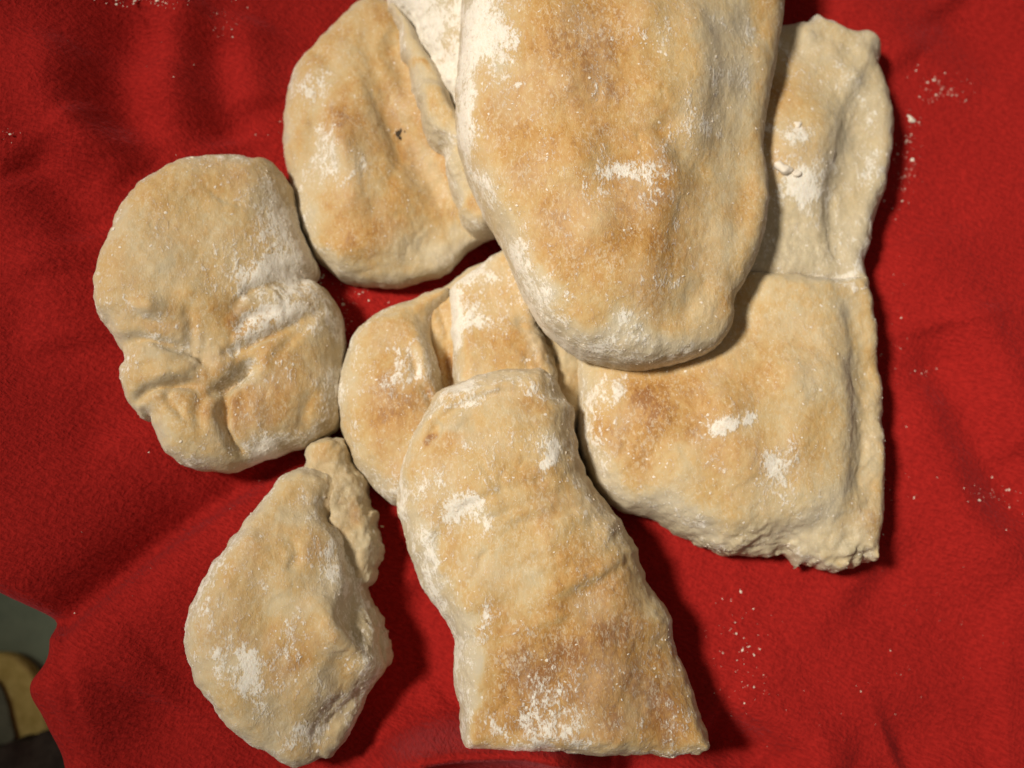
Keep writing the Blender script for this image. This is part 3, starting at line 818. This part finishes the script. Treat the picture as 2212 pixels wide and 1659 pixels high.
# ---------------------------------------------------- lower front roll
Fr = empty('rolled_loaf', 'long rolled bread loaf with a square cut end, lowest in the middle', 'bread loaf', 'bread pieces on the red cloth')
f1 = lobe('crust', Fr,
  [(864,1042),(874,990),(892,943),(919,898),(949,856),(995,833),(1048,814),(1093,803),(1139,801),(1177,806),(1200,829),(1219,863),(1238,890),(1242,939),(1249,974),(1262,1020),(1288,1065),(1317,1105),(1336,1124),(1351,1154),(1377,1187),
   (1377,1206),(1395,1250),(1425,1299),(1444,1336),(1455,1392),(1477,1440),(1496,1488),(1514,1552),(1524,1570),(1530,1600),(1514,1620),(1455,1628),(1380,1628),(1250,1624),(1120,1620),(1020,1612),(1004,1600),(994,1560),(986,1488),(979,1414),
   (977,1377),(953,1329),(916,1273),(897,1224),(879,1187),(868,1135),(860,1091)],
  0.020, 0.0,
  [(930,960,.046),(1000,870,.047),(1100,830,.046),(1180,850,.043),(1000,980,.052),(1100,930,.053),(1190,950,.048),(940,1080,.046),(1050,1060,.054),(1160,1060,.053),(1230,1050,.045),(960,1180,.044),(1070,1170,.052),(1200,1160,.053),
   (1300,1150,.045),(1000,1290,.043),(1060,1290,.051),(1200,1290,.052),(1330,1270,.045),(1400,1320,.036),(1030,1400,.046),(1150,1400,.051),(1290,1380,.049),(1400,1420,.037),(1030,1500,.044),(1150,1500,.048),(1300,1500,.048),(1440,1500,.036),
   (1040,1570,.042),(1150,1575,.044),(1300,1580,.044),(1460,1570,.034)],
  R=[(865,1080,.020),(950,860,.014),(1120,803,.014),(1240,930,.020),(1380,1200,.022),(1470,1430,.026),(1525,1590,.014),(1300,1625,.010),(1150,1620,.010),(1010,1610,.007),(985,1450,.014),(930,1290,.018)], p=2.1,
  strokes=[([(885,985),(915,945),(950,908),(990,880),(1040,860),(1100,846),(1165,845)], .0022, -.0028, 'r'),
           ([(1170,832),(1100,832),(1040,845),(985,866),(940,905),(900,960)], .0030, .0020, 'r'),
           ([(925,955),(941,930),(956,915)], .0022, -.0045, 'r'),
           ([(960,945),(985,915),(1010,885)], .0035, .0018, 'r'),
           ([(1326,1112),(1316,1140),(1308,1172)], .0022, .0016, 'r'),
           ([(1250,1095),(1210,1110),(1160,1128),(1110,1135)], .0030, -.0020, 'r'),
           ([(1330,1100),(1280,1130),(1230,1160),(1180,1180)], .0030, -.0014, 'r'),
           ([(1380,1185),(1340,1210),(1299,1235),(1240,1262),(1195,1290)], .0026, .0024, 'r'),
           ([(1385,1200),(1345,1228),(1299,1252),(1240,1280),(1205,1300)], .0030, -.0022, 'r'),
           ([(1034,1214),(1044,1202),(1055,1190)], .0010, -.0025, 'r'),
           ([(992,1284),(1010,1262),(1030,1240),(1040,1215)], .0016, -.0022, 'r'),
           ([(985,1390),(962,1320),(955,1260),(950,1200)], .014, -.0050, 's', .002),
           ([(985,1380),(1000,1320),(1010,1270),(1050,1245)], .005, .0026, 'r'),
           ([(1398,1352),(1386,1385),(1372,1430),(1368,1452)], .020, -.0025, 's', .0016),
           ([(1000,1400),(1060,1390),(1110,1370)], .004, -.0014, 'r'),
           ([(940,1120),(1000,1130),(1050,1120)], .006, -.0018, 'r'),
           ([(935,1150),(948,1165),(955,1190)], .002, -.0025, 'r'),
           ([(985, 1105),(1107, 1057),(1240, 1020)], .0014, -0.0012, 'r'),
           ([(1000, 1150),(1134, 1091),(1262, 1052)], .0014, -0.0010, 'r'),
           ([(1030, 1185),(1148, 1129),(1290, 1078)], .0024, -0.0010, 'r'),
           ([(1065, 1225),(1187, 1178),(1320, 1128)], .0024, 0.0009, 'r'),
           ([(1090, 1262),(1229, 1204),(1345, 1165)], .0014, 0.0009, 'r'),
           ([(1120, 1310),(1249, 1257),(1390, 1232)], .0024, 0.0009, 'r'),
           ([(960, 1050),(1064, 998),(1180, 965)], .0024, 0.0009, 'r'),
           ([(1150, 1345),(1283, 1314),(1400, 1290)], .0014, 0.0009, 'r'),
           ([(940, 1000),(1019, 963),(1080, 930)], .0018, -0.0008, 'r'),
           ([(1010, 1335),(1070, 1313),(1140, 1290)], .0024, -0.0010, 'r'),
           ([(1060, 1380),(1150, 1350),(1230, 1330)], .0014, 0.0009, 'r')],
  bumps=[(1010,1118,.004,-.0015),(1075,1300,.014,.0018),(1300,1420,.02,.0012)],
  toast=0.55, flour=0.19, seed=27.9, crease=0.6, jags=[(1525,1610,.008,.0010)],
  paint=[('toast',1250,1480,260,170,0,.24),('toast',1420,1480,90,170,0,.14),('toast',1080,1240,110,90,0,-.14),('toast',1150,1130,140,60,0,-.06),('toast',930,1240,30,110,-15,-.35),('toast',1000,1480,22,140,0,-.35),('toast',990,1350,40,40,0,-.2),
         ('flour',960,1100,90,80,0,.28),('flour',1020,1110,60,40,0,.30),('flour',1150,850,60,20,0,.45),('flour',1010,860,70,18,-25,.35),('flour',1130,980,120,40,0,.16),('flour',1190,1000,20,18,0,.5),('flour',1075,1560,55,30,20,.42),('flour',1190,1570,70,60,0,.42),
         ('flour',1180,1480,90,50,0,.15),('flour',1360,1560,40,30,0,.2),('flour',930,1240,26,110,-15,.35),('flour',1060,1350,70,40,0,.18),('crumb',985,912,30,14,-48,.75),('toast',942,932,14,12,0,.4),('toast',1150,880,60,50,0,.12),
         ('flour',1020,1390,50,30,0,.25),('crumb',1480,1635,60,18,0,.3)])
flecks(f1, 1530, 19, Fr)

# ---------------------------------------------------- the big loaf on top
A = empty('big_loaf', 'largest golden brown bread loaf, lying on top of the others at the upper centre', 'bread loaf', 'bread pieces on the red cloth')
a1 = lobe('crust', A,
  [(1010,-150),(1000,0),(989,140),(986,260),(1000,350),(1035,440),(1060,485),(1095,550),(1125,620),(1165,690),(1215,735),(1245,757),(1300,777),(1370,789),(1440,781),(1510,765),(1560,735),(1582,690),(1583,645),(1615,600),(1640,530),(1655,460),
   (1657,400),(1648,340),(1650,270),(1668,180),(1682,90),(1690,0),(1690,-120),(1600,-260),(1350,-320),(1120,-270)],
  0.046, 0.024,
  [(1040,0,0.0720),(1040,150,0.0720),(1060,300,0.0710),(1120,430,0.0700),(1170,560,0.0670),(1240,650,0.0620),(1330,700,0.0580),(1440,700,0.0550),(1200,50,0.0820),(1220,200,0.0840),(1250,350,0.0830),(1290,480,0.0800),(1330,590,0.0730),(1400,50,0.0840),(1420,200,0.0840),
   (1420,330,0.0820),(1410,450,0.0790),(1400,560,0.0740),(1500,60,0.0820),(1500,200,0.0810),(1520,130,0.0800),(1505,280,0.0790),(1465,390,0.0775),(1430,500,0.0750),(1415,600,0.0710),(1300,-150,0.0780),(1580,20,0.072),(1625,20,0.061),(1665,20,0.052),(1585,130,0.071),(1625,140,0.060),(1655,150,0.051),(1575,250,0.070),(1610,260,0.060),(1635,270,0.051),(1550,340,0.069),(1590,350,0.060),(1630,370,0.051),(1515,420,0.071),(1560,440,0.062),(1610,450,0.053),(1490,520,0.069),(1540,540,0.060),(1590,550,0.051),(1470,600,0.065),(1520,620,0.058),(1560,640,0.050),(1480,680,0.058),(1535,690,0.052)],
  R=[(990,150,.020),(1000,350,.020),(1100,560,.018),(1240,750,.013),(1400,785,.012),(1560,730,.011),(1640,500,.010),(1660,250,.011),(1690,0,.013),(1300,-300,.03)], p=2.15,
  strokes=[([(1535,-20),(1550,80),(1552,180),(1538,270),(1498,350),(1470,430),(1448,510),(1436,600),(1436,660)], .030, -.0040, 's', .0024),
           ([(1410,268),(1450,300),(1510,330)], .0050, -.0035, 'r'),
           ([(1440,320),(1490,345),(1540,335)], .0045, -.0020, 'r'),
           ([(1590,400),(1578,470),(1575,530),(1560,590)], .0050, .0026, 'r'),
           ([(1470,680),(1500,640),(1530,600),(1548,560)], .0045, -.0026, 'r'),
           ([(1180,640),(1200,680),(1230,715)], .0025, .0016, 'r')],
  bumps=[(1300,600,.02,.001),(1540,640,.006,.0015)], base=(0, -0.06, -0.02),
  toast=0.55, flour=0.19, seed=31.4, rough=0.7, crease=0.5,
  paint=[('toast',1250,300,240,420,0,.10),('toast',1330,540,160,150,0,.07),('toast',1425,520,36,170,12,.14),('toast',1160,120,110,130,0,.06),('toast',1460,100,120,130,0,-.08),('toast',1590,150,60,200,0,-.22),('toast',1570,500,60,140,0,-.15),
         ('toast',1300,735,200,38,5,-.35),('toast',1140,620,40,110,-28,-.25),('toast',1030,80,40,150,0,-.2),('crumb',1400,745,160,30,0,.45),('crumb',1520,660,45,70,30,.35),
         ('flour',1060,60,50,110,0,.55),('flour',1015,250,24,200,0,.35),('flour',1370,370,85,34,-12,.42),('flour',1410,430,46,34,0,.26),('flour',1420,612,24,34,0,.36),('flour',1300,360,80,60,0,.10),('flour',1290,740,180,40,5,.22),('flour',1130,620,30,100,-28,.32),
         ('flour',1480,280,80,40,0,.15),('flour',1600,100,40,90,0,.15)])
flecks(a1, 1530, 20, A)

# ------------------------------------------------------------------ loose flour and crumbs
def cloth_at(px, py):
    x, y = unproj(px, py, 0.004)
    x = np.atleast_1d(x); y = np.atleast_1d(y)
    for _ in range(5):
        z = cloth_height(x.copy(), y.copy())
        x, y = unproj(px, py, z); x = np.atleast_1d(x); y = np.atleast_1d(y)
    return np.stack([x, y, z], 1)

rs = np.random.RandomState(3)
PATCH = [(2040,190,55,28,90,.00045),(2050,205,40,14,40,.0008),(1965,300,22,70,90,.0004),(1955,375,18,35,60,.00045),(480,35,45,40,60,.0004),(310,5,90,10,80,.0006),(760,625,40,30,60,.0004),(745,690,14,40,60,.0004),(690,600,20,30,30,.0004),
         (1620,1430,60,110,90,.0004),(1580,1370,40,90,50,.0004),(1940,400,20,60,50,.00035),(2160,1070,60,26,70,.00045),(2000,800,40,10,18,.00045),(1980,1050,60,60,18,.0003),(1750,1500,220,110,60,.0003),(2050,1350,120,180,40,.00025),
         (300,160,160,140,20,.0003),(590,290,30,20,6,.0005),(560,1000,70,30,24,.0003),(1000,560,60,40,20,.0003),(250,1150,160,150,14,.0003),(1880,1100,40,120,30,.0003),(1930,700,30,200,40,.0003),(20,290,30,15,20,.0004)]
qx, qy, qs = [], [], []
for cx, cy, rx, ry, n, s in PATCH:
    n = max(4, int(n * .5)); qx.append(cx + rx * rs.randn(n) * .6); qy.append(cy + ry * rs.randn(n) * .6); qs.append(s * (.28 + 1.15 * rs.rand(n) ** 5))
qx = np.concatenate(qx); qy = np.concatenate(qy); qs = np.concatenate(qs)
P = cloth_at(qx, qy)
o = scatter('flour_dust', P, np.tile([0., 0, 1], (len(P), 1)), qs, rs, M_FLOUR, flat=.45)
tag(o, 'fine white flour specks scattered on the red cloth', 'flour', kind='stuff')

def lump(name, label, px, py, size, stretch, ang, on=None, n=3, seed=1, group=None):
    """a clump of flour: a few fused knobs"""
    r = np.random.RandomState(seed)
    if on is None:
        c = cloth_at(np.array([px]), np.array([py]))[0]; nn = np.array([0, 0, 1.])
    else:
        k = np.where(on['N'][:, 2] > 0.1, (on['q'][0] - px) ** 2 + (on['q'][1] - py) ** 2, 1e9).argmin(); c = on['P'][k]; nn = on['N'][k]
    ca, sa = math.cos(ang), math.sin(ang)
    v_ = size / 5.0; ex = size * 2.6
    g = np.arange(-ex, ex, v_); X, Y, Z = np.meshgrid(g, g, np.arange(-size * 1.2, size * 1.4, v_), indexing='ij')
    U = (X * ca + Y * sa) / stretch; V = -X * sa + Y * ca
    F = np.full(X.shape, 1e9)
    for i in range(n):
        ox, oy = ((r.rand(2) - .5) * 1.3 * size) if n > 1 else (0, 0)
        rad = size * (.45 + .4 * r.rand()) if n > 1 else size * .8
        F = np.minimum(F, np.sqrt((U - ox) ** 2 + (V - oy) ** 2 + (Z * 1.5) ** 2) - rad)
    F = F + size * .34 * fbm(X, Y, Z, .9 / size, 3, .6, seed)
    P_, Q_ = surface_nets(F, np.array([-ex, -ex, -size * 1.2]), v_)
    P_ = smooth(P_, Q_, 1, .4)
    ob = mesh_obj(name, P_, Q_, M_FLOUR)
    ob.location = c + nn * size * .10
    return tag(ob, label, 'flour', group)
GF = 'loose flour lumps'
lump('flour_flake', 'elongated white flour flake lying on red cloth beside the right loaf', 1968, 258, .0016, 1.9, -1.05, n=1, seed=4, group=GF)
lump('flour_lump', 'large white flour lump on the right loaf near the big loaf edge', 1690, 361, .0031, 1.25, 0.1, e2, 1, 5, GF)
lump('flour_lump', 'small white flour lump just right of the larger lump on the right loaf', 1718, 370, .0019, 1.2, -0.4, e2, 1, 6, GF)
lump('flour_lump', 'knobbly flour lump on the upper lobe of the right loaf, topmost of its lumps', 1727, 268, .0016, 1.5, 0.5, e2, 1, 7, GF)

# ------------------------------------------------------------------ what shows past the edge of the cloth
ZF = -0.16
M_FLOOR = noisy_material('green_floor', (0.18, 0.22, 0.155), (0.235, 0.28, 0.195), 40, 0.8, 0.2, .001)
M_TAN = noisy_material('tan_weave', (0.50, 0.36, 0.095), (0.78, 0.60, 0.21), 160, 0.8, 0.6, .002)
M_GREY = noisy_material('grey_green_felt', (0.12, 0.125, 0.085), (0.20, 0.20, 0.14), 130, 0.9, 0.4, .002)
M_DARK = noisy_material('dark_cloth', (0.030, 0.022, 0.018), (0.075, 0.058, 0.045), 60, 0.95, 0.4, .002)

fx = np.array([[-1.2, -1.0, ZF], [1.2, -1.0, ZF], [1.2, 1.0, ZF], [-1.2, 1.0, ZF]])
fl = mesh_obj('floor', fx, np.array([[0, 1, 2, 3]]), M_FLOOR); tag(fl, kind='structure')

def slab(name, pts, z, th, mat, parent, closed=True, bev=.003):
    p = catmull(pts, closed, 5); x, y = unproj(p[:, 0], p[:, 1], z + th)
    me = bpy.data.meshes.new(name); n = len(x)
    import bmesh
    bm = bmesh.new()
    vs = [bm.verts.new((x[i], y[i], z)) for i in range(n)]
    f = bm.faces.new(vs)
    if f.normal.z < 0: f.normal_flip()
    r = bmesh.ops.extrude_face_region(bm, geom=[f])
    top = [g for g in r['geom'] if isinstance(g, bmesh.types.BMVert)]
    for v in top: v.co.z = z + th
    bmesh.ops.recalc_face_normals(bm, faces=bm.faces)
    bm.to_mesh(me); bm.free(); me.materials.append(mat)
    o = bpy.data.objects.new(name, me); COL.objects.link(o)
    if parent: o.parent = parent
    b = o.modifiers.new('bevel', 'BEVEL'); b.width = bev; b.segments = 3; b.limit_method = 'ANGLE'
    return o
T = empty('woven_pad', 'tan arched pad with grey-green centre on the green floor, lower left corner', 'pad')
slab('rim_band', [(-150,1590),(-140,1480),(-80,1420),(0,1410),(40,1424),(75,1462),(92,1510),(104,1560),(110,1600),(60,1625),(0,1634),(-80,1630)], ZF + .001, .012, M_TAN, T)
slab('centre_panel', [(-110,1580),(-100,1500),(-50,1462),(-10,1470),(12,1510),(24,1560),(28,1600),(-30,1612)], ZF + .0135, .003, M_GREY, T, bev=.001)

def dark_cloth():
    h = .004
    xs = np.arange(-.50, -.12, h); ys = np.arange(-.42, -.11, h)
    X, Y = np.meshgrid(xs, ys, indexing='ij')
    ex, ey = unproj(np.array([-200, 0, 130]), np.array([1640, 1618, 1575]), ZF + .02)
    o_ = np.argsort(ex); edge = np.interp(X, ex[o_], ey[o_])
    Z = ZF + .018 + .010 * np.abs(fbm(X, Y * 2.2, 0 * X, 14, 3, .55, 3.0)) + .008 * fbm(X, Y, 0 * X, 30, 2, .5, 8.0) ** 2
    Yt = np.minimum(Y, edge + .004 * fbm(X, 0 * X, 0 * X, 40, 2, .5, 1.0))
    Z = np.where(Y > edge, ZF + .002, Z)
    P = np.stack([X, Yt, Z], -1).reshape(-1, 3); nu, nv = X.shape
    i, j = np.meshgrid(np.arange(nu - 1), np.arange(nv - 1), indexing='ij'); a = (i * nv + j).ravel()
    o = mesh_obj('dark_cloth', P, np.stack([a, a + nv, a + nv + 1, a + 1], 1), M_DARK)
    s = o.modifiers.new('thickness', 'SOLIDIFY'); s.thickness = .002; s.offset = 1
    tag(o, 'dark brown crumpled cloth at the very bottom left corner', 'cloth')
dark_cloth()

# ------------------------------------------------------------------ render
sc.render.engine = 'CYCLES'
sc.cycles.use_denoising = True
sc.cycles.max_bounces = 6
